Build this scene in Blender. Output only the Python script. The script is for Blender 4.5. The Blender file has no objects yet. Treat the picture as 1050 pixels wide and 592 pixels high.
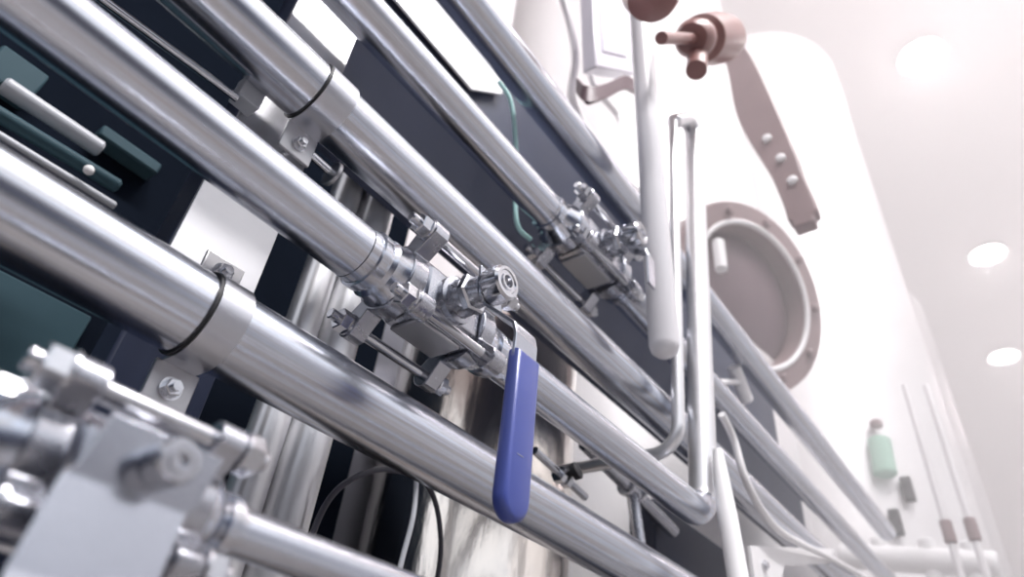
import bpy, bmesh, math, random
from math import pi, sin, cos, radians, sqrt, atan2
from mathutils import Vector, Matrix, Quaternion
random.seed(7)
C = bpy.context.scene.collection
EYE = 1.6                                   # camera height above the floor

HC = 7.0                                    # ceiling above the eye
# ------------------------------------------------------------------ camera frame
F = 682.1
def V(*a): return Vector(a)
h = V(1174.2-525, 879.7-296, F); v = V(630.5-525, -618.5-296, F)
AX = h.normalized(); AZ = (v-AX*v.dot(AX)).normalized(); AY = AZ.cross(AX)
def ray(px, py):
    c = V(px-525, py-296, F); return V(c.dot(AX), c.dot(AY), c.dot(AZ))
def at(px, py, x=None, y=None, z=None):
    r = ray(px, py)
    t = x/r.x if x is not None else y/r.y if y is not None else z/r.z
    return r*t+V(0, 0, EYE)
def W(x, y, z): return V(x, y, z+EYE)        # point given relative to the eye

# ------------------------------------------------------------------ materials
M = {}
def newmat(name):
    m = bpy.data.materials.new(name); m.use_nodes = True
    nt = m.node_tree; b = nt.nodes['Principled BSDF']; M[name] = m
    return m, nt, b
def metal(name, col, rough, streak=(3, 90, 90), var=.10, bump=.02, tint=None, metallic=1.0, big=4.0, lines=False):
    m, nt, b = newmat(name); N = nt.nodes; L = nt.links
    b.inputs['Metallic'].default_value = metallic
    tc = N.new('ShaderNodeTexCoord'); mp = N.new('ShaderNodeMapping'); mp.inputs['Scale'].default_value = streak
    L.new(tc.outputs['Object'], mp.inputs[0])
    n1 = N.new('ShaderNodeTexNoise'); n1.inputs['Scale'].default_value = 4; n1.inputs['Detail'].default_value = 5
    L.new(mp.outputs[0], n1.inputs['Vector'])
    n2 = N.new('ShaderNodeTexNoise'); n2.inputs['Scale'].default_value = big; n2.inputs['Detail'].default_value = 4
    L.new(tc.outputs['Object'], n2.inputs['Vector'])
    mr = N.new('ShaderNodeMapRange'); mr.inputs[3].default_value = max(.03, rough-var); mr.inputs[4].default_value = rough+var
    mx = N.new('ShaderNodeMath'); mx.operation = 'ADD'; ml = N.new('ShaderNodeMath'); ml.operation = 'MULTIPLY'; ml.inputs[1].default_value = .5
    L.new(n1.outputs[0], mx.inputs[0]); L.new(n2.outputs[0], mx.inputs[1]); L.new(mx.outputs[0], ml.inputs[0])
    L.new(ml.outputs[0], mr.inputs[0]); L.new(mr.outputs[0], b.inputs['Roughness'])
    cr = N.new('ShaderNodeMix'); cr.data_type = 'RGBA'
    cr.inputs[6].default_value = (*col, 1); cr.inputs[7].default_value = (*(tint or [c*.82 for c in col]), 1)
    if lines:                               # long polishing lines
        mc = N.new('ShaderNodeMapRange'); mc.inputs[1].default_value = .38; mc.inputs[2].default_value = .62
        L.new(n1.outputs[0], mc.inputs[0]); L.new(mc.outputs[0], cr.inputs[0])
    else: L.new(n2.outputs[0], cr.inputs[0])
    L.new(cr.outputs[2], b.inputs['Base Color'])
    if bump:
        bp = N.new('ShaderNodeBump'); bp.inputs['Strength'].default_value = bump; bp.inputs['Distance'].default_value = .002
        L.new(n1.outputs[0], bp.inputs['Height']); L.new(bp.outputs[0], b.inputs['Normal'])
    return m
def paint(name, col, rough=.5, var=.12, scale=12, spec=.5, bump=0):
    m, nt, b = newmat(name); N = nt.nodes; L = nt.links
    tc = N.new('ShaderNodeTexCoord'); n = N.new('ShaderNodeTexNoise'); n.inputs['Scale'].default_value = scale; n.inputs['Detail'].default_value = 6
    L.new(tc.outputs['Object'], n.inputs['Vector'])
    cr = N.new('ShaderNodeMix'); cr.data_type = 'RGBA'
    cr.inputs[6].default_value = (*[c*(1-var) for c in col], 1); cr.inputs[7].default_value = (*[min(1, c*(1+var)) for c in col], 1)
    L.new(n.outputs[0], cr.inputs[0]); L.new(cr.outputs[2], b.inputs['Base Color'])
    b.inputs['Roughness'].default_value = rough; b.inputs['Specular IOR Level'].default_value = spec
    if bump:
        bp = N.new('ShaderNodeBump'); bp.inputs['Strength'].default_value = bump; bp.inputs['Distance'].default_value = .003
        L.new(n.outputs[0], bp.inputs['Height']); L.new(bp.outputs[0], b.inputs['Normal'])
    return m
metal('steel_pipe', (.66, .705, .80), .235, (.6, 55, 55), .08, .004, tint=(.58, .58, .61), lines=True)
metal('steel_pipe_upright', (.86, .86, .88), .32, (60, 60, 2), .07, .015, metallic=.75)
metal('steel_lever', (.54, .56, .62), .20, (30, 30, 30), .05, .02)
metal('steel_band', (.62, .63, .68), .30, (30, 30, 30), .06, .02)
metal('housing_steel', (.30, .31, .35), .36, (3, 3, 30), .08, .02)
metal('steel_cast', (.55, .56, .61), .26, (25, 25, 25), .08, .05)
metal('steel_bolt', (.68, .69, .73), .18, (30, 30, 30), .06, .02)
metal('steel_plate', (.64, .64, .66), .42, (8, 8, 60), .08, .02)
metal('steel_tank', (.90, .88, .89), .40, (1, 1, 6), .06, .0, metallic=.35)
paint('pale_pipe', (.80, .79, .82), .25, .05, 8, .6)
metal('foil', (.88, .85, .82), .18, (9, 9, 2), .08, 1.0, tint=(.80, .72, .64))
paint('frame_navy', (.020, .026, .05), .45, .15, 12, .15)
paint('panel_slate', (.060, .070, .11), .5, .18, 9, .25)
paint('dark_machine', (.008, .011, .018), .7, .3, 5, .0)
paint('teal_panel', (.040, .078, .098), .5, .2, 6, .1)
paint('black_rubber', (.012, .012, .016), .55)
paint('white_enamel', (.86, .85, .86), .3, .04)
paint('lavender_enamel', (.72, .70, .78), .35, .05)
paint('red_brown', (.27, .135, .125), .36, .15)
paint('mauve_steel', (.25, .175, .18), .4, .2, 7)
paint('mauve_dark', (.12, .075, .09), .45, .3, 5)
paint('blue_grip', (.058, .082, .31), .30, .08, 20, .5, .02)
paint('tube_teal', (.45, .72, .70), .3, .05)
paint('sight_green', (.38, .58, .48), .2, .1)
paint('cable_grey', (.42, .44, .48), .4, .1)
paint('cable_black', (.03, .03, .045), .4, .1)
paint('concrete', (.22, .205, .20), .5, .2, 3)
paint('ceiling_white', (.68, .60, .61), .8, .03, 2)
paint('wall_paint', (.75, .69, .72), .7, .05, 2)
def lampmat(name, col, s):
    m, nt, b = newmat(name); b.inputs['Base Color'].default_value = (.9, .9, .9, 1)
    tc = nt.nodes.new('ShaderNodeTexCoord'); n = nt.nodes.new('ShaderNodeTexNoise'); n.inputs['Scale'].default_value = 3
    nt.links.new(tc.outputs['Object'], n.inputs['Vector']); nt.links.new(n.outputs[0], b.inputs['Roughness'])
    b.inputs['Emission Color'].default_value = (*col, 1); b.inputs['Emission Strength'].default_value = s
lampmat('lamp_glow', (1, .94, .93), 42)

# ------------------------------------------------------------------ mesh builder (points in world space)
def frame_of(d):
    d = d.normalized(); a = V(0, 0, 1) if abs(d.z) < .9 else V(1, 0, 0)
    u = d.cross(a).normalized(); return u, d.cross(u).normalized()
class MB:
    def __init__(s): s.bm = bmesh.new()
    def rings(s, rings, cap=True, closed=False):
        bm = s.bm; R = [[bm.verts.new(p) for p in r] for r in rings]
        n = len(R[0]); m = len(R)
        for i in range(m if closed else m-1):
            a, b = R[i], R[(i+1) % m]
            for k in range(n): bm.faces.new((a[k], a[(k+1) % n], b[(k+1) % n], b[k]))
        if cap and not closed: bm.faces.new(R[0][::-1]); bm.faces.new(R[-1])
        return s
    def lathe(s, o, d, prof, seg=32, cap=True):       # prof: (distance along d, radius)
        d = d.normalized(); u, w = frame_of(d)
        return s.rings([[o+d*t+(u*cos(2*pi*k/seg)+w*sin(2*pi*k/seg))*max(r, 1e-5) for k in range(seg)] for t, r in prof], cap)
    def cyl(s, a, b, r, seg=32, r2=None, c=0):
        d = b-a; L = d.length; r2 = r if r2 is None else r2
        prof = [(0, r), (L, r2)] if not c else [(0, r-c), (c, r), (L-c, r2), (L, r2-c)]
        return s.lathe(a, d, prof, seg)
    def hex(s, o, d, af, ht, seg=6, turn=0):
        d = d.normalized(); u, w = frame_of(d); r = af/sqrt(3); c = r*.10
        pr = [(0, r), (ht-c, r), (ht, r-c)]
        return s.rings([[o+d*t+(u*cos(2*pi*k/6+turn)+w*sin(2*pi*k/6+turn))*q for k in range(6)] for t, q in pr])
    def tube(s, pts, r, seg=20, cap=True):
        pts = [Vector(p) for p in pts]; n = len(pts); T = []
        for i in range(n):
            a = pts[max(i-1, 0)]; b = pts[min(i+1, n-1)]; T.append((b-a).normalized())
        u, w = frame_of(T[0]); R = []
        for i in range(n):
            if i:
                q = T[i-1].rotation_difference(T[i]); u = q @ u
                u = (u-T[i]*u.dot(T[i])).normalized(); 
            w = T[i].cross(u); rr = r[i] if isinstance(r, (list, tuple)) else r
            R.append([pts[i]+(u*cos(2*pi*k/seg)+w*sin(2*pi*k/seg))*rr for k in range(seg)])
        return s.rings(R, cap)
    def box(s, o, dx, dy, dz):                        # centre and three half vectors
        P = [o+dx*a+dy*b+dz*c for a in (-1, 1) for b in (-1, 1) for c in (-1, 1)]
        vs = [s.bm.verts.new(p) for p in P]
        for f in ((0, 1, 3, 2), (4, 6, 7, 5), (0, 4, 5, 1), (2, 3, 7, 6), (0, 2, 6, 4), (1, 5, 7, 3)): s.bm.faces.new([vs[i] for i in f])
        return s
    def abox(s, lo, hi):
        lo = Vector(lo); hi = Vector(hi); c = (lo+hi)/2; e = (hi-lo)/2
        return s.box(c, V(e.x, 0, 0), V(0, e.y, 0), V(0, 0, e.z))
    def prism(s, poly, ext):
        return s.rings([poly, [p+ext for p in poly]])
    def strip(s, path, side, half, th):               # bent sheet: path of points, width vector, thickness
        n = len(path); R = []
        for i in range(n):
            a = path[max(i-1, 0)]; b = path[min(i+1, n-1)]; t = (b-a).normalized(); nn = t.cross(side).normalized()
            p = path[i]; hw = half[i] if isinstance(half, list) else half
            R.append([p+side*hw+nn*th/2, p-side*hw+nn*th/2, p-side*hw-nn*th/2, p+side*hw-nn*th/2])
        return s.rings(R)
    def torus(s, o, d, R, r, seg=48, sec=12):
        u, w = frame_of(d); d = d.normalized(); rg = []
        for k in range(seg):
            e = u*cos(2*pi*k/seg)+w*sin(2*pi*k/seg)
            rg.append([o+e*(R+r*cos(2*pi*j/sec))+d*r*sin(2*pi*j/sec) for j in range(sec)])
        return s.rings(rg, closed=True)
    def build(s, name, mat, parent=None, origin=None, bevel=0, smooth=True, ang=35):
        bm = s.bm; bmesh.ops.recalc_face_normals(bm, faces=bm.faces)
        org = Vector(parent.location) if parent is not None and parent.parent is None else (
              parent['_o'] if False else None)
        if parent is not None: org = ORG[parent.name]
        else:
            if origin is None:
                zs = [vv.co for vv in bm.verts]; n = len(zs)
                origin = V(sum(p.x for p in zs)/n, sum(p.y for p in zs)/n, min(p.z for p in zs))
            org = Vector(origin)
        for vv in bm.verts: vv.co -= org
        me = bpy.data.meshes.new(name); bm.to_mesh(me); bm.free()
        if smooth:
            for p in me.polygons: p.use_smooth = True
            me.set_sharp_from_angle(angle=radians(ang))
        me.materials.append(M[mat]); o = bpy.data.objects.new(name, me); C.objects.link(o)
        ORG[o.name] = org
        if parent is not None: o.parent = parent
        else: o.location = org
        if bevel:
            b = o.modifiers.new('bevel', 'BEVEL'); b.width = bevel; b.segments = 2; b.limit_method = 'ANGLE'; b.angle_limit = radians(40)
        return o
ORG = {}
def tag(o, label, cat=None, group=None, kind=None):
    if label: o['label'] = label
    if cat: o['category'] = cat
    if group: o['group'] = group
    if kind: o['kind'] = kind
    return o
def thing(name, label, cat, loc, group=None):
    o = bpy.data.objects.new(name, None); o.empty_display_size = .05; C.objects.link(o); o.location = loc
    ORG[o.name] = Vector(loc); return tag(o, label, cat, group)
def struct(o): o['kind'] = 'structure'; return o
def fillet(pts, rr_, n=8):
    pts = [Vector(p) for p in pts]; out = [pts[0]]
    for i in range(1, len(pts)-1):
        r = rr_[i-1] if isinstance(rr_, (list, tuple)) else rr_
        p = pts[i]; a = (pts[i-1]-p); b = (pts[i+1]-p); la, lb = a.length, b.length; a.normalize(); b.normalize()
        ang = a.angle(b)
        if ang > 3.13: out.append(p); continue
        d = min(r/math.tan(ang/2), la*.49, lb*.49); rr = d*math.tan(ang/2)
        p0 = p+a*d; p1 = p+b*d; c = p+(a+b).normalized()*(rr/sin(ang/2)); e0 = p0-c; e1 = p1-c
        tot = e0.angle(e1); ax = e0.cross(e1).normalized()
        for k in range(n+1): out.append(c+Quaternion(ax, tot*k/n) @ e0)
    out.append(pts[-1]); return out
def smooth_path(pts, n=10):
    P = [Vector(p) for p in pts]; P = [P[0]*2-P[1]]+P+[P[-1]*2-P[-2]]; out = []
    for i in range(1, len(P)-2):
        for k in range(n):
            t = k/n; a, b, c, d = P[i-1:i+3]
            out.append(.5*((2*b)+(c-a)*t+(2*a-5*b+4*c-d)*t*t+(3*b-a-3*c+d)*t*t*t))
    out.append(P[-2]); return out
XX, YY, ZZ = V(1, 0, 0), V(0, 1, 0), V(0, 0, 1)

# ------------------------------------------------------------------ pipe axes (relative to the eye): y, z, radius
AXA = (.44, .251, .0322); AXB = (.40, .358, .0254); AXB2 = (.40, .362, .0232)
AXC = (.47, .560, .0340); AXD = (.47, .742, .0283); AXE = (.47, .980, .0350)
def ax(a, x): return W(x, a[0], a[1])
def front(a, px, py):                       # x where the visible front of the pipe meets a pixel
    y, z, r = a; d = sqrt(y*y+z*z); return at(px, py, y=y*(1-r/d)).x

# ------------------------------------------------------------------ pipe clamp: band, rubber lining, two bolted ears
def pipe_clamp(a, x0, x1, label, ear=.03, earw=None, turn=0, plate_y=.515):
    y, z, r = a; xc = (x0+x1)/2; hw = (x1-x0)/2
    t = thing('pipe_clamp', label, 'clamp', ax(a, xc))
    Ri, Ro = r+.0006, r+.0030
    def arc(R): return [(y+R*sin(q)*-1, z+R*cos(q)) for q in [radians(k) for k in range(0, 181, 6)]]
    pr = [(y+.016, z+Ro-.0004)]+arc(Ro)+[(y+.016, z-Ro+.0004)]
    inn = [(y+.016, z-Ri-.0002)]+arc(Ri)[::-1]+[(y+.016, z+Ri+.0002)]
    mb = MB(); n = len(pr)
    R = []
    for (p, q) in zip(pr, inn[::-1]):
        R.append([W(x0, *p), W(x1, *p), W(x1, *q), W(x0, *q)])
    mb.rings(R); band = mb.build('band', 'steel_band', t)
    mb = MB(); R = []
    for q in [radians(k) for k in range(0, 360, 8)]:
        e = (-sin(q), cos(q))
        R.append([W(xx, y+e[0]*rr, z+e[1]*rr) for xx, rr in ((x0-.0025, r+.0003), (x0-.0025, r+.0022), (x0-.0002, r+.0022), (x0-.0002, r+.0003))])
    mb.rings(R, closed=True); mb.build('rubber_lining', 'black_rubber', t)
    ew = earw or hw*.95
    for sg in (1, -1):
        ye = y+.016; z0 = z+sg*(Ro-.001); z1 = z+sg*(Ro+ear)
        e = MB().abox(W(xc-ew, ye-.0015, min(z0, z1)), W(xc+ew, ye+.0025, max(z0, z1))).build('ear', 'steel_plate', t, bevel=.001)
        bz = z+sg*(Ro+ear*.55); bp = W(xc, ye-.0016, bz)
        mb = MB().lathe(bp, -YY, [(0, .0085), (.0014, .0085)], 24)
        mb.hex(bp-YY*.0014, -YY, .0115, .006, turn=.3+turn); mb.cyl(bp-YY*.007, bp-YY*.011, .0035, 16)
        mb.cyl(W(xc, ye+.0026, bz), W(xc, plate_y, bz), .0035, 12)
        mb.build('bolt', 'steel_bolt', e)
    return t

# ------------------------------------------------------------------ three-piece ball valve on a pipe along X, stem towards the aisle
def ball_valve(c, label, rp0, rp1, half, lug, s, grip=None, lever=True, end=None, lever_x=0., hy=.105, zgrip=(-.062, -.210), lever_w=.0133, cap=1.0, stem=0., kb=1.0):
    c = Vector(c); t = thing('ball_valve', label, 'valve', c)
    def P(x, y, z): return c+V(x, y, z)
    b = .030*s
    mb = MB(); oc = []                     # chamfered square body
    for yy, zz in ((-1, -.62), (-1, .62), (-.62, 1), (.62, 1), (1, .62), (1, -.62), (.62, -1), (-.62, -1)): oc.append((yy*b, zz*b))
    L = half-.007*s
    mb.rings([[P(x, yy*k, zz*k) for yy, zz in oc] for x, k in ((-L, .9), (-L+.006*s, 1), (L-.006*s, 1), (L, .9))])
    body = mb.build('body', 'steel_cast', t, bevel=.0012*s)
    MB().abox(P(-L*.72, -b*.62, -b-.004*s), P(L*.72, b*.62, -b-.0002)).build('pad', 'steel_plate', t, bevel=.0015*s)
    D = lug*sqrt(2); lr = .0125*s; r0 = .0345*s
    for sg in (-1, 1):
        ol = []
        for k in range(96):                # clover shaped flange: round centre and four lobes
            q = 2*pi*k/96; rr = r0
            for j in range(4):
                dq = q-(pi/4+j*pi/2); pp = D*cos(dq); ds = lr*lr-(D*sin(dq))**2
                if cos(dq) > 0 and ds > 0: rr = max(rr, pp+sqrt(ds))
                elif cos(dq) > 0 and abs(D*sin(dq)) < lr*1.5: rr = max(rr, r0)
            ol.append((rr*cos(q), rr*sin(q)))
        x0 = sg*half; x1 = sg*(half+.0125*s)
        mb = MB().rings([[P(x, a_, b_) for a_, b_ in ol] for x in (x0-sg*.006*s, x1)])
        fl = mb.build('end_cap', 'steel_cast', t, bevel=.0012*s)
        rp = rp0 if sg < 0 else rp1
        e = (half+.045*s) if end is None else end
        MB().lathe(P(x1+sg*.0002, 0, 0), XX*sg, [(0, r0*.93), (.006*s, r0*.86), (.014*s, rp+.0045), (.018*s, rp+.0012), (.021*s, rp+.0010), (.022*s, rp+.0035), (.030*s, rp+.0035), (.031*s, rp+.0008), (e-abs(x1), rp+.0006)], 40).build('hub', 'steel_pipe', fl)
    for sy, sz in ((-1, 1), (-1, -1), (1, 1), (1, -1)):
        yy, zz = sy*lug, sz*lug; xe = half+.034*s
        bt = MB().cyl(P(-xe, yy, zz), P(xe, yy, zz), .0052*s*kb, 16, c=.001*s).build('tie_bolt', 'steel_bolt', t)
        for sg in (-1, 1):
            xn = half+.0127*s
            mb = MB().lathe(P(sg*xn, yy, zz), XX*sg, [(0, .0112*s*kb), (.002*s, .0112*s*kb)], 24)
            mb.hex(P(sg*(xn+.0021*s), yy, zz), XX*sg, .0185*s*kb, .0100*s*kb, turn=random.random())
            mb.build('nut', 'steel_bolt', bt)
    # stem: bonnet, gland, bracket, end cap
    o = P(0, -b, 0)
    mb = MB().lathe(o, -YY, [(.0002, .0235*s), (.006*s, .0235*s), (.007*s, .019*s), (.018*s, .0175*s), (.019*s, .015*s), (.030*s+stem, .0145*s)], 36)
    mb.build('bonnet', 'steel_cast', t)
    mb = MB(); mb.hex(P(0, -b-.0185*s, 0), -YY, .034*s, .008*s, turn=.25); mb.build('gland_nut', 'steel_bolt', t)
    yl = -b-.030*s-stem
    kc = s*cap
    mb = MB().lathe(P(0, yl-.0005*s, 0), -YY, [(t_*s, r_*kc) for t_, r_ in [(0, .0105), (.002, .0105), (.004, .0162), (.007, .0175), (.022, .0170), (.0245, .0150), (.0246, .0118), (.0236, .0112), (.0236, .0085), (.0250, .0080), (.0250, .0060), (.0215, .0056), (.0214, 0)]], 36)
    mb.build('stem_cap', 'steel_bolt', t)
    if lever:
        side = XX; path = []
        yh = -hy
        prof = [(yl-.002*s, .017*s), (yl-.002*s, -.012*s), (yl-.002*s, -.018*s), (yh+.003*s, zgrip[0]+.027*s), (yh, zgrip[0]+.015*s), (yh, zgrip[1]+.02)]
        pts = fillet([P(lever_x*(0 if i == 0 else min(1, i/3)), a_, b_) for i, (a_, b_) in enumerate(prof)], .006*s, 4)
        lv = MB().strip(pts, side, lever_w*.93, .0034*s).build('lever', 'steel_lever', t, bevel=.0006*s)
        if grip:
            w = lever_w; zt, zb = zgrip; cx = lever_x
            ol = [(-w*.93, zt), (w*.93, zt)]+[(w*cos(q), zb+w+ (w*1.0)*sin(q)) for q in [-radians(k) for k in range(0, 181, 12)]]
            th = .0068*min(lever_w, .0165)/.0133*.8
            def grow(k): 
                zc = (zt+zb)/2; hh = (zt-zb)/2
                return [((x_)*(1-k/w), zc+(z_-zc)*(1-k/hh)) for x_, z_ in ol]
            rg = []
            for yo, k in ((-th, .0042), (-th*.86, .0017), (-th*.58, .0003), (0, 0), (th*.58, .0003), (th*.86, .0017), (th, .0042)):
                rg.append([P(cx+x_, yh+yo, z_) for x_, z_ in grow(k)])
            g = MB().rings(rg).build('grip_sleeve', grip, lv, ang=50)
            if grip == 'blue_grip':
                g['label'] = 'blue plastic grip sleeve'
                MB().abox(P(cx-w*.40, yh-th-.0003, (zt+zb)/2-.0203), P(cx+w*.10, yh-th+.0006, (zt+zb)/2-.0199)).build('mould_line', 'cable_grey', lv)
    return t

# ================================================================== PIPES AND THEIR VALVES
# A: thick pipe, lowest
pA = MB().cyl(ax(AXA, -.30), ax(AXA, 1.75), AXA[2], 64).build('process_pipe', 'steel_pipe', origin=ax(AXA, .2))
tag(pA, 'thickest lower stainless pipe crossing behind the blue handle, banded by a clamp', 'pipe')
xs = front(AXA, 213, 328); xe = front(AXA, 244, 350)
pipe_clamp(AXA, xs, xe, 'bolted steel clamp with black rubber edge around the thick lower pipe', ear=.030, earw=.017)

# B: pipe with the blue handled valve
VB = ax(AXB, .360)
ball_valve(VB, 'steel ball valve with a blue handle hanging down', AXB[2], AXB2[2], .047, .0395, 1.0, 'blue_grip', lever_x=.0165, hy=.106, end=.100, lever_w=.0165, zgrip=(-.073, -.210), stem=.008)
pB = MB().cyl(ax(AXB, -.25), ax(AXB, .2592), AXB[2], 64).build('process_pipe', 'steel_pipe', origin=ax(AXB, .1))
tag(pB, 'stainless pipe from the top left corner into the blue-handled valve', 'pipe')
el = at(716, 512, y=.40)
top3 = W(1.085, .378, 1.36)
e0 = ax(AXB2, .4605); e1 = W(1.005, .40, AXB2[1]); e2 = at(711, 121, y=.385)
p2t = at(690, 125, y=.392); p2b = at(696, 462, y=.405)
pts = fillet([e0, e1, e2, p2t, p2b, V(p2b.x, .64, p2b.z)], [.047, .026, .026, .045], 10)
rad = [AXB2[2] if i <= 11 else AXB2[2]-.0004*(i-11) if i <= 22 else max(.0108, AXB2[2]-.0044-.0012*(i-22)) for i in range(len(pts))]
pB2 = thing('process_pipe', 'stainless pipe from the blue-handled valve, elbowing straight up into a thin return bend', 'pipe', ax(AXB2, .8))
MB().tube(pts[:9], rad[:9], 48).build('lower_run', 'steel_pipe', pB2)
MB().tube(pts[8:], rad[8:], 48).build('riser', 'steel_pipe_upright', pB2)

# C
pC = MB().cyl(ax(AXC, -.35), ax(AXC, 2.6), AXC[2], 64).build('process_pipe', 'steel_pipe', origin=ax(AXC, .4))
tag(pC, 'long stainless pipe held by the upper left clamp, passing just above the blue-handled valve', 'pipe')
xc0 = front(AXC, 326, 98); xc1 = front(AXC, 356, 112)
pipe_clamp(AXC, xc0, xc1, 'steel clamp at upper left holding a pipe just above the pale plate edge', ear=.036, earw=.019, turn=.2)

# D with the rear valve
xv = at(602, 243, y=.47).x
ball_valve(ax(AXD, xv), 'steel ball valve without coloured grip on the pipe above, by the teal tube', AXD[2], AXD[2], .068, .046, 1.25, None, lever=True, hy=.118, zgrip=(-.080, -.135), lever_x=.0, end=.128, lever_w=.012)
pD = MB().cyl(ax(AXD, -.30), ax(AXD, xv-.1285), AXD[2], 64).build('process_pipe', 'steel_pipe', origin=ax(AXD, .3))
tag(pD, 'stainless pipe running from the top edge down to the rear valve with no grip', 'pipe')
pD2 = MB().cyl(ax(AXD, xv+.1285), ax(AXD, 3.0), AXD[2], 48).build('process_pipe', 'steel_pipe', origin=ax(AXD, 1.2))
tag(pD2, 'stainless pipe leaving the rear valve, passing behind the upright pipes', 'pipe')
# E
pE = MB().cyl(ax(AXE, -.1), ax(AXE, 3.15), AXE[2], 48).build('process_pipe', 'steel_pipe', origin=ax(AXE, .6))
tag(pE, 'topmost slanting pipe, passing in front of the round manway', 'pipe')

# ------------------------------------------------------------------ foreground valve and its pipe
AXF = (.28, .0775, .0105)
xf = .104
ball_valve(ax(AXF, xf), 'blurred steel valve close to the lens, its plain lever hanging out of frame', .0105, .0105, .0275, .0235, .66, 'lavender_enamel', lever=True, hy=.047, zgrip=(-.060, -.120), lever_x=-.009, lever_w=.0235, end=.060, cap=.72, kb=1.25)
pF = MB().cyl(ax(AXF, xf+.0605), ax(AXF, 1.1), AXF[2], 40).build('process_pipe', 'steel_pipe', origin=ax(AXF, .3))
tag(pF, 'thin pipe along the bottom edge, leaving the blurred foreground valve', 'pipe')
pF0 = MB().cyl(ax(AXF, -.2), ax(AXF, xf-.0605), AXF[2], 40).build('process_pipe', 'steel_pipe', origin=ax(AXF, 0))
tag(pF0, 'thin pipe entering the blurred foreground valve at the left edge', 'pipe')

# ------------------------------------------------------------------ upright pipes
t = thing('drop_pipe', 'pale upright pipe with closed round lower end, in front of the rear valve', 'pipe', at(680, 345, y=.37))
a = at(681, 354, y=.37); b = at(656, 8, y=.37); d = (b-a).normalized()
MB().lathe(a, d, [(-.022, .004), (-.019, .013), (-.012, .0205), (0, .0240), ((b-a).length, .0240)], 40).build('tube', 'pale_pipe', t)
wp = [at(736, 462, y=.365), at(741, 500, y=.36), at(758, 600, y=.345), at(775, 700, y=.33)]
tag(MB().tube(smooth_path(wp), [.008+.007*min(1, i/14) for i in range(31)], 28).build('hose', 'white_enamel'), 'smooth white hose leaning down from the riser elbow to the bottom edge', 'hose')

# ------------------------------------------------------------------ frame posts, plates, trays
mp = thing('mounting_plate', 'pale steel mounting plate behind the clamped pipes at left', 'plate', W(.20, .522, .25))
MB().abox(W(.160, .5205, .300), W(.246, .5255, .800)).build('face', 'steel_plate', mp, bevel=.0008)
po = thing('support_frame', 'dark navy support frame whose post carries the pale mounting plate', 'frame', W(.20, .55, -1.6))
MB().abox(W(.160, .526, -1.52), W(.246, .572, .80)).build('post', 'frame_navy', po, bevel=.003)
MB().abox(W(2.35, .526, -1.52), W(2.43, .572, .66)).build('post', 'frame_navy', po, bevel=.003)
for x_ in (.16, 2.35):
    MB().abox(W(x_, .14, -1.6), W(x_+.086, .80, -1.52)).build('foot', 'frame_navy', po, bevel=.004)
MB().abox(W(-.40, .53, -1.595), W(.1595, .57, -1.525)).build('base_rail', 'frame_navy', po, bevel=.003)
MB().abox(W(.2465, .53, -1.595), W(2.3495, .57, -1.525)).build('base_rail', 'frame_navy', po, bevel=.003)
MB().abox(W(2.4365, .53, -1.595), W(3.2, .57, -1.525)).build('base_rail', 'frame_navy', po, bevel=.003)
tr = thing('cable_tray', 'long slate grey tray behind the upper pipes, right of the pale plate', 'tray', W(1.0, .59, .68))
xt = at(797, 428, y=.565).x
MB().abox(W(.262, .575, .665), W(2.3, .585, .86)).build('side_sheet', 'panel_slate', tr)
MB().abox(W(.262, .575, .8605), W(xt, .585, 1.17)).build('side_sheet', 'panel_slate', tr)
MB().abox(W(.262, .5855, .665), W(2.3, .625, .673)).build('bottom_sheet', 'panel_slate', tr)
# pale box between the two topmost pipes
q = [at(372, -40, y=.56), at(445, -40, y=.56), at(518, 84, y=.56), at(515, 97, y=.56), at(484, 92, y=.56)]
tag(MB().prism(q, V(0, .0045, 0)).build('cover_plate', 'white_enamel', bevel=.001), 'white cover plate with a cut lower corner between the two topmost pipes', 'plate')

# thin rod with block beside pipe B
rd = thing('control_rod', 'thin steel rod with a square end block above the valve pipe at top left', 'rod', at(178, 52, y=.50))
a = at(85, -15, y=.50); b = at(243, 101, y=.50)
MB().cyl(a, b, .0042, 20).build('shaft', 'steel_bolt', rd)
c = at(255, 98, y=.505); MB().box(c, V(.012, 0, 0), V(0, .010, 0), V(0, 0, .016)).build('end_block', 'cable_grey', rd, bevel=.0015)
rd2 = thing('threaded_stub', 'short bright rod stub with a collar beside the upright pipes behind', 'rod', at(325, 165, y=.56))
a = at(313, 154, y=.56); b = at(339, 177, y=.56)
MB().cyl(a, b, .0055, 20).build('shaft', 'steel_bolt', rd2)
MB().cyl(at(339, 177, y=.56), at(339, 177, y=.56)+V(.006, 0, 0), .017, 28, c=.001).build('collar', 'steel_plate', rd2)

# two vertical pipes behind
for (x0, r, y0, lab) in ((.386, .022, .66, 'narrow vertical steel pipe behind the valve pipe, left one of a pair'),
                         (.440, .030, .66, 'wider vertical steel pipe behind the valve pipe, right one of a pair')):
    tag(MB().cyl(W(x0, y0, -1.6), W(x0, y0, .82), r, 48).build('vertical_pipe', 'steel_pipe_upright', origin=W(x0, y0, -1.6)), lab, 'pipe')

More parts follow.
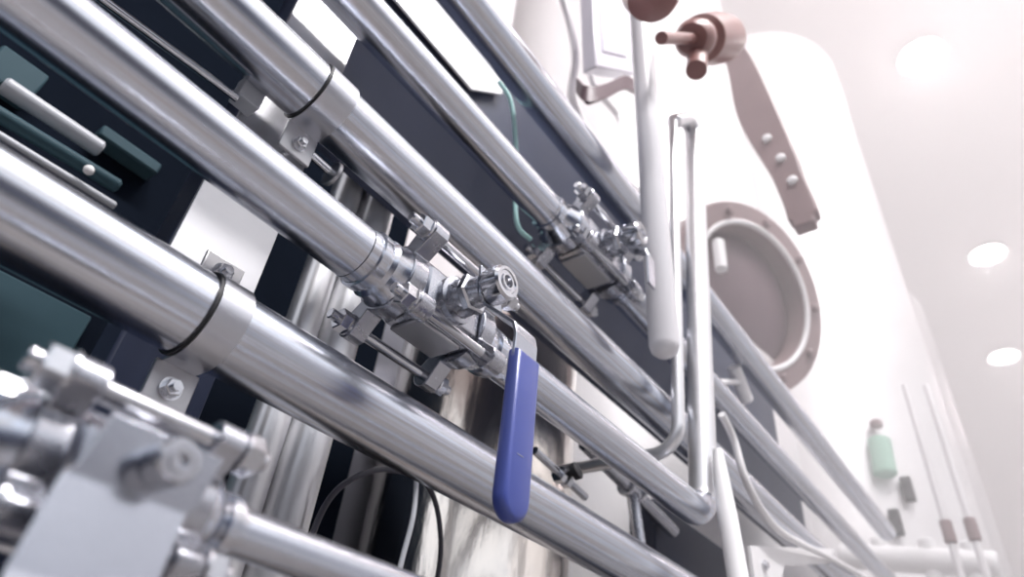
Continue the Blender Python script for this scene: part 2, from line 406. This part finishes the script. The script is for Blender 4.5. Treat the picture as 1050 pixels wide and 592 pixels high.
# dark cabinet with teal panels behind the left
cb = thing('machine_cabinet', 'dark machine cabinet with teal panels behind the left pipes', 'cabinet', W(-.1, 1.2, -1.6))
MB().abox(W(-1.4, 1.0, -1.6), W(.78, 1.27, 1.75)).build('carcass', 'dark_machine', cb, bevel=.004)
p0 = at(-60, 280, y=.985); p1 = at(95, 325, y=.985)
MB().abox(W(-.6, .985, .20), V(p1.x, .9995, p1.z)).build('lower_panel', 'teal_panel', cb, bevel=.003)
a = at(100, 137, y=.97); b = at(148, 172, y=.97)
MB().abox(V(min(a.x, b.x), .965, min(a.z, b.z)), V(max(a.x, b.x)+.02, .9995, max(a.z, b.z)+.02)).build('terminal_box', 'teal_panel', cb, bevel=.004)
a = at(14, 75, y=.97); MB().abox(V(a.x-.03, .965, a.z-.03), V(a.x+.035, .9995, a.z+.03)).build('terminal_box', 'teal_panel', cb, bevel=.004)
def gp(px, py, y=.86): return at(px, py, y=y)
rl = thing('guide_rail', 'blurred grey rail in the dark gap below the valve pipe, the upper one', 'rail', gp(60, 120))
MB().cyl(gp(2, 86), gp(104, 154), .012, 24, c=.003).build('bar', 'cable_grey', rl)
rl = thing('guide_rail', 'blurred teal rail with a white button in the dark gap, the lower one', 'rail', gp(80, 170))
a = gp(-10, 112); b = gp(122, 192); MB().cyl(a, b, .010, 24, c=.003).build('bar', 'teal_panel', rl)
p = gp(91, 175, .845); MB().lathe(p, V(-.25, -1, -.35), [(0, .0065), (.004, .0065), (.006, .004), (.007, 0)], 20).build('button', 'white_enamel', rl)
rl = thing('guide_rail', 'dim rail just above the thick lower pipe at the left edge', 'rail', gp(40, 150))
MB().cyl(gp(-20, 128), gp(118, 212), .006, 20, c=.002).build('bar', 'cable_grey', rl)

# foil clad tank low in the middle, cables
def rnd_tank(name, lab, x, y, r, z0, z1, mat, seg=64, dome=.25, group=None):
    t = thing(name, lab, 'tank', W(x, y, z0), group)
    pr = [(0, r*.25), (.02, r*.3), (r*.55, r)]
    n = 8; H = z1-z0
    pr += [(H-dome*r, r)]+[(H-dome*r+dome*r*sin(q), r*cos(q)) for q in [pi/2*k/n for k in range(1, n)]]+[(H, .02)]
    MB().lathe(W(x, y, z0), ZZ, pr, seg).build('shell', mat, t)
    return t
foil = rnd_tank('clad_vessel', 'foil-clad vessel seen crumpled and shiny under the blue handle', 1.0, .88, .20, -1.3, .82, 'foil', 96)
for k in range(3):
    q = radians(40+120*k); MB().cyl(W(1+.11*cos(q), .88+.11*sin(q), -1.6), W(1+.11*cos(q), .88+.11*sin(q), -1.21), .02, 16).build('leg', 'steel_pipe_upright', foil)
def cable(pl, r, mat, lab, y=.60, cat='cable', name='cable'):
    pts = smooth_path([at(px, py, y=yy) for px, py, yy in pl], 10)
    return tag(MB().tube(pts, r, 14).build(name, mat), lab, cat)
cable([(300, 610, .62), (330, 525, .62), (360, 492, .60), (400, 482, .60), (440, 500, .62), (452, 560, .64), (440, 640, .66)], .0035, 'cable_black', 'black cable looping below the thick lower pipe')
cable([(395, 640, .58), (412, 575, .58), (425, 520, .58), (424, 470, .60), (400, 430, .62)], .0032, 'cable_grey', 'light grey cable dropping below the thick lower pipe, left of the handle')
cable([(740, 425, .42), (752, 450, .42), (768, 500, .41), (800, 545, .41), (850, 572, .42), (900, 600, .44)], .0075, 'white_enamel', 'white flexible hose curving down right of the riser elbow', cat='hose', name='hose')
cable([(512, 84, .535), (524, 105, .525), (529, 150, .525), (528, 200, .525), (531, 232, .525), (544, 246, .52)], .0042, 'tube_teal', 'pale teal tube dropping behind the upper pipe to the rear valve', cat='tube', name='air_tube')

# small fittings between pipes A and B at right
t = thing('needle_valve', 'small needle valve with black knob between the two lower pipes', 'valve', at(570, 485, y=.52))
a = at(548, 462, y=.52); b = at(600, 510, y=.52); d = (b-a).normalized()
MB().cyl(a, b, .006, 20).build('body', 'steel_bolt', t)
mid = at(577, 490, y=.52); mb = MB(); mb.hex(mid-d*.012, d, .022, .010); mb.hex(mid+d*.006, d, .018, .010); mb.build('nut', 'steel_bolt', t)
MB().lathe(mid, V(.1, -1, .35), [(.004, .005), (.016, .005), (.017, .012), (.026, .013), (.028, .010)], 24).build('knob', 'black_rubber', t)
t = thing('pipe_tee', 'grey pipe tee with a short branch left of the riser elbow', 'fitting', at(640, 500, y=.60))
a = at(600, 455, y=.60); b = at(690, 545, y=.60)
MB().cyl(a, b, .014, 28).build('run', 'steel_cast', t)
m_ = (a+b)/2; MB().cyl(m_, m_+V(0, -.02, -.16), .012, 24).build('branch', 'steel_cast', t)
MB().cyl(m_-V(.03, 0, 0), m_+V(-.018, 0, 0), .019, 28, c=.002).build('collar', 'steel_bolt', t); MB().cyl(m_+V(.018, 0, 0), m_+V(.03, 0, 0), .019, 28, c=.002).build('collar', 'steel_bolt', t)
tag(MB().abox(W(at(672, 560, y=.62).x, .62, -1.6), W(1.75, .68, at(705, 536, y=.62).z-EYE)).build('dark_guard', 'frame_navy', bevel=.004), 'dark guard panel low behind the riser elbow', 'panel')
tag(MB().abox(W(.79, 1.10, -1.6), W(1.70, 1.17, 1.05)).build('machine_housing', 'housing_steel', bevel=.004), 'grey steel machine housing seen in the gaps behind the blue-handled valve', 'machine')

# bracket at the bottom right
t = thing('pipe_bracket', 'white pipe bracket with a bolt hole at the bottom edge right of the white hose', 'bracket', at(800, 580, y=.44))
q = [at(770, 560, y=.43), at(855, 563, y=.43), at(852, 578, y=.43), at(805, 580, y=.43), at(800, 600, y=.43), at(775, 600, y=.43)]
MB().prism(q, V(0, .008, 0)).build('plate', 'white_enamel', t, bevel=.001)
MB().lathe(at(784, 580, y=.4285), -YY, [(0, .010), (.003, .010), (.003, .006), (.008, .006)], 20).build('bolt', 'steel_bolt', t)
# clamp shoe behind riser
t = thing('tube_fitting', 'white tube fitting with a short arm just right of the riser', 'fitting', at(760, 395, y=.50))
MB().cyl(at(728, 392, y=.50), at(756, 392, y=.50), .008, 20).build('arm', 'white_enamel', t)
MB().cyl(at(752, 376, y=.50), at(766, 412, y=.50), .018, 28, c=.003).build('head', 'white_enamel', t)

# ================================================================== VESSELS AND UPPER FITTINGS
T1 = rnd_tank('fermenter_tank', 'tall pale tank whose bright edge borders the ceiling', 4.2, .87, .70, -1.2, 5.45, 'steel_tank', 96)
T2 = rnd_tank('fermenter_tank', 'pale tank carrying the round manway behind the riser pipes', 2.55, 1.42, .78, -1.2, 5.3, 'steel_tank', 96)
T3 = rnd_tank('fermenter_tank', 'lower distant pale tank at the right end of the row', 7.2, .95, .75, -1.2, 4.75, 'steel_tank', 96)
T4 = rnd_tank('fermenter_tank', 'pale tank at upper centre behind the topmost slanting pipe', 1.05, 1.90, .62, -1.2, 5.2, 'steel_tank', 96)
for T, x, y, r in ((T1, 4.2, .87, .7), (T2, 2.55, 1.42, .78), (T3, 7.2, .95, .75), (T4, 1.05, 1.90, .62)):
    for k in range(3):
        q = radians(30+120*k); MB().cyl(W(x+r*.8*cos(q), y+r*.8*sin(q), -1.6), W(x+r*.8*cos(q), y+r*.8*sin(q), -.7), .05, 20).build('leg', 'steel_pipe_upright', T)
# manway on tank T2
mc = at(762, 305, y=.66); dd = V(-.42, -1, -.25).normalized()
mw = MB().lathe(mc, dd, [(-.20, .40), (.02, .40), (.04, .41), (.06, .40), (.06, .31), (.02, .30), (-.05, .30)], 72, cap=False).build('manway_rim', 'mauve_steel', T2)
mw['label'] = 'round mauve manway rim'
MB().torus(mc+dd*.058, dd, .312, .012, 72, 12).build('gasket', 'white_enamel', mw)
MB().lathe(mc, dd, [(-.045, .295), (-.03, .295), (.0, .22), (.015, .10), (.02, .0)], 64).build('manway_door', 'mauve_dark', mw)
u, w = frame_of(dd)
for k in range(10):
    e = u*cos(2*pi*k/10+.2)+w*sin(2*pi*k/10+.2)
    MB().cyl(mc+e*.355+dd*.0605, mc+e*.355+dd*.085, .018, 16, c=.004).build('clamp_knob', 'mauve_steel', mw)
p_ = at(738, 262, y=.60); MB().cyl(p_-ZZ*.07, p_+ZZ*.07, .022, 20, c=.006).build('latch_bar', 'white_enamel', mw)
# swing arm
ar = thing('davit_arm', 'mauve curved arm with bright bolts, upper right of the riser', 'arm', at(790, 150, x=1.7))
pa = smooth_path([at(px, py, x=1.7) for px, py in ((752, 52), (768, 85), (785, 125), (803, 170), (819, 208), (824, 230))], 6)
wd = (at(799, 150, x=1.7)-at(769, 162, x=1.7))/2
rg = []
for i, p in enumerate(pa):
    f = i/(len(pa)-1); k = .9+.75*sin(pi*min(1, f*1.5))**2 if f < .67 else .9
    if f > .93: k *= .7
    rg.append([p+wd*min(k, 1.), p-wd*k, p-wd*k+V(.05, 0, 0), p+wd*min(k, 1.)+V(.05, 0, 0)])
MB().rings(rg).build('beam', 'mauve_steel', ar, bevel=.006)
for px, py in ((787, 143), (801, 163), (813, 186)):
    MB().lathe(at(px, py, x=1.699), -XX, [(.0005, .016), (.012, .015), (.016, .008)], 20).build('bolt', 'white_enamel', ar)
# hand knob: ball, hex flange, stem
kn = thing('hand_knob', 'red-brown round hand knob on a short stem at top centre', 'knob', at(735, 42, y=.30))
sc = .30
c0 = at(678, 39, y=.30); c1 = at(742, 40, y=.285); d = (c1-c0).normalized(); Lk = (c1-c0).length
MB().lathe(c0, d, [(0, .013), (Lk*.40, .013)], 24).build('stem', 'red_brown', kn)
MB().lathe(c0, d, [(Lk*.40, .035), (Lk*.43, .046), (Lk*.50, .046), (Lk*.53, .034), (Lk*.56, .058), (Lk*.75, .068), (Lk*.95, .066), (Lk*1.1, .052), (Lk*1.16, .03), (Lk*1.17, 0)], 40).build('grip', 'red_brown', kn)
MB().cyl(at(716, 50, y=.298), at(714, 72, y=.298), .024, 20).build('set_screw', 'red_brown', kn)
rb = at(668, -12, y=.27)
rk = thing('hanging_ball', 'dark red ball cut by the top edge of the frame above the pale upright pipe', 'ball', rb)
MB().lathe(rb-ZZ*.06, ZZ, [(0, .0), (.004, .022), (.018, .045), (.045, .056), (.075, .050), (.10, .030), (.11, .012), (HC+EYE-rb.z+.0595, .012)], 40).build('shell', 'red_brown', rk)
# pale instrument housing, strap handle and white hoses
ih = thing('instrument_housing', 'pale lavender instrument housing left of the upright pale pipe at the top', 'instrument', at(628, 70, y=.62))
MB().prism([at(607, -25, y=.62), at(646, -25, y=.62), at(651, 76, y=.62), at(612, 68, y=.62)], V(0, .05, 0)).build('case', 'lavender_enamel', ih, bevel=.006)
MB().prism([at(616, 10, y=.6145), at(640, 12, y=.6145), at(643, 58, y=.6145), at(619, 52, y=.6145)], V(0, .005, 0)).build('face_plate', 'lavender_enamel', ih, bevel=.001)
st = thing('strap_handle', 'curved mauve-grey strap handle below the lavender housing', 'handle', at(620, 95, y=.56))
sp = smooth_path([at(592, 88, y=.60), at(603, 98, y=.56), at(622, 93, y=.55), at(640, 85, y=.55), at(651, 90, y=.57)], 6)
MB().strip(sp, ZZ, .032, .012).build('strap', 'mauve_dark', st, bevel=.002)
cable([(570, -20, .78), (583, 20, .78), (590, 60, .78), (586, 100, .76), (605, 140, .70), (640, 185, .60), (652, 196, .60)], .014, 'white_enamel', 'white hose looping down at left of the lavender housing', cat='hose', name='hose')
cable([(600, -20, .82), (603, 40, .82), (608, 85, .80), (636, 125, .76), (615, 160, .74)], .012, 'white_enamel', 'white hose crossing under the strap handle', cat='hose', name='hose')

# sight gauge, manifold on the right
def hit(px, py, cx, cy, r, out=0.):
    d = ray(px, py); A = d.x*d.x+d.y*d.y; B = -2*(d.x*cx+d.y*cy); Cc = cx*cx+cy*cy-(r+out)**2
    return d*((-B-sqrt(max(B*B-4*A*Cc, 0)))/(2*A))+V(0, 0, EYE)
sg = MB().cyl(hit(901, 450, 4.2, .87, .7, .04), hit(908, 488, 4.2, .87, .7, .04), .055, 28, c=.01).build('sight_glass', 'sight_green', T1)
sg['label'] = 'green sight glass'
MB().lathe(hit(899, 438, 4.2, .87, .7, .04), ZZ, [(0, .03), (.03, .03), (.04, .015)], 20).build('cap', 'mauve_steel', sg)
for px, py in ((931, 502), (919, 536)):
    p = hit(px, py, 4.2, .87, .7, .03); MB().box(p, V(.022, 0, 0), V(0, .024, 0), V(0, 0, .06)).build('clip', 'black_rubber', T1, bevel=.006)
mf = thing('manifold', 'white manifold of short horizontal pipes at the bottom right corner', 'manifold', at(950, 575, x=3.4))
p0 = at(862, 570, x=3.4); p1 = at(1025, 580, x=3.4)
MB().cyl(p0, p1, .055, 32, c=.01).build('header', 'white_enamel', mf)
for px, py in ((905, 574), (955, 576), (1000, 579)):
    p = at(px, py, x=3.4); MB().cyl(V(p.x, p.y, 0), p+V(0, 0, .09), .035, 24, c=.006).build('branch', 'white_enamel', mf)
t = thing('riser_pipes', 'pair of slender pale pipes with dark unions near the right edge of the tall tank', 'pipe', at(945, 440, x=3.1))
for px in (928, 950):
    a = at(px, 395, x=3.1); MB().cyl(V(a.x, a.y, 0), a, .014, 24, c=.004).build('tube', 'steel_tank', t)
    for zz in (2.25, 2.50):
        MB().cyl(V(a.x, a.y, zz), V(a.x, a.y, zz+.09), .022, 24, c=.005).build('union', 'mauve_steel', t)

# ================================================================== THE HALL
def slab(name, lo, hi, mat):
    o = MB().abox(lo, hi).build(name, mat, smooth=False); o['kind'] = 'structure'; return o
slab('floor', (-6, -9, -.2), (26, 4.2, 0), 'concrete')
slab('ceiling', W(-6, -5.5, HC), W(26, 4.2, HC+.2), 'ceiling_white')
slab('wall_back', (-6, 4, 0), (26, 4.2, HC+EYE), 'wall_paint')
slab('wall_end', (25.8, -9, 0), (26, 4, HC+EYE), 'wall_paint')
for i, (px, py, lab) in enumerate(((942, 52, 'large glowing ceiling lamp at the top right, nearest of the row'), (1010, 255, 'glowing ceiling lamp in the middle of the row'), (1027, 360, 'smallest glowing ceiling lamp, farthest of the row'))):
    p = at(px, py, z=HC)
    t = thing('high_bay_lamp', lab, 'lamp', p-V(0, 0, .12), 'high bay lamps along the aisle ceiling')
    MB().lathe(p-V(0, 0, .0005), -ZZ, [(0, .08), (.03, .10), (.05, .21), (.12, .235)], 40).build('housing', 'white_enamel', t)
    MB().lathe(p-V(0, 0, .1205), -ZZ, [(0, .225), (.02, .22), (.035, .16)], 40).build('diffuser', 'lamp_glow', t)

hz = MB().abox((1.15, -5.4, .02), (25, 3.9, HC+EYE-.02)).build('glare_haze', 'white_enamel', smooth=False)  # scatter volume added for the pale wash, which is partly lens glare
hm = bpy.data.materials.new('haze'); hm.use_nodes = True; hn = hm.node_tree; hn.nodes.clear()
ho = hn.nodes.new('ShaderNodeOutputMaterial'); hv = hn.nodes.new('ShaderNodeVolumeScatter'); hv.inputs['Color'].default_value = (1, .985, .985, 1); hv.inputs['Density'].default_value = .16
hn.links.new(hv.outputs[0], ho.inputs['Volume']); hz.data.materials[0] = hm
tag(hz, 'pale pinkish haze volume standing in partly for lens glare over the bright hall at right', 'haze', kind='stuff')
# ================================================================== LIGHT
def area(name, loc, target, sx, sy, e, col):
    l = bpy.data.lights.new(name, 'AREA'); l.shape = 'RECTANGLE'; l.size = sx; l.size_y = sy; l.energy = e; l.color = col
    o = bpy.data.objects.new(name, l); C.objects.link(o); o.location = loc
    o.rotation_euler = (Vector(target)-Vector(loc)).to_track_quat('-Z', 'Y').to_euler(); return o
for x, e in ((-1.5, 540), (1.5, 520), (4.5, 50), (8.5, 30), (13, 150), (19, 280)):          # unseen area lights added over the aisle to brighten pipes, tanks and haze
    area('fill_light', W(x, -2.6, 6.6), W(x, -2.2, 0), 2.6, .5, e, (1, .97, .97) if x < 4 else (1, .84, .86))
w = bpy.data.worlds.new('world'); bpy.context.scene.world = w; w.use_nodes = True
nt = w.node_tree; N = nt.nodes; L = nt.links; bg = N['Background']
tc = N.new('ShaderNodeTexCoord'); sp_ = N.new('ShaderNodeSeparateXYZ'); L.new(tc.outputs['Generated'], sp_.inputs[0])
rp_ = N.new('ShaderNodeValToRGB'); cr = rp_.color_ramp
mr = N.new('ShaderNodeMapRange'); mr.inputs[1].default_value = -1; mr.inputs[2].default_value = 1; L.new(sp_.outputs[2], mr.inputs[0]); L.new(mr.outputs[0], rp_.inputs[0])
st_ = [(0, (.30, .27, .25)), (.46, (.20, .19, .20)), (.475, (.03, .035, .06)), (.65, (.055, .06, .10)), (.69, (.75, .80, .92)), (.76, (1.25, 1.28, 1.36)), (1, (1.0, 1.0, 1.05))]
cr.elements[0].position, cr.elements[0].color = st_[0][0], (*st_[0][1], 1)
cr.elements[1].position, cr.elements[1].color = st_[-1][0], (*st_[-1][1], 1)
for p, c in st_[1:-1]:
    e = cr.elements.new(p); e.color = (*c, 1)
L.new(rp_.outputs[0], bg.inputs[0]); bg.inputs[1].default_value = 1.0

# ================================================================== CAMERA
cd = bpy.data.cameras.new('camera'); cam = bpy.data.objects.new('camera', cd); C.objects.link(cam)
cd.sensor_width = 36; cd.lens = F*36/1050; cd.clip_start = .01; cd.clip_end = 200
R = Matrix(((AX.x, -AX.y, -AX.z), (AY.x, -AY.y, -AY.z), (AZ.x, -AZ.y, -AZ.z)))
cam.matrix_world = Matrix.Translation(V(0, 0, EYE)) @ R.to_4x4()
cd.dof.use_dof = True; cd.dof.focus_distance = .60; cd.dof.aperture_fstop = 4.7
S = bpy.context.scene; S.camera = cam
S.view_settings.view_transform = 'Standard'; S.view_settings.look = 'None'; S.view_settings.gamma = 1; S.view_settings.use_curve_mapping = False
S.view_settings.exposure = 0.0
S.cycles.max_bounces = 8; S.cycles.volume_bounces = 3; S.cycles.glossy_bounces = 6; S.cycles.sample_clamp_indirect = 6
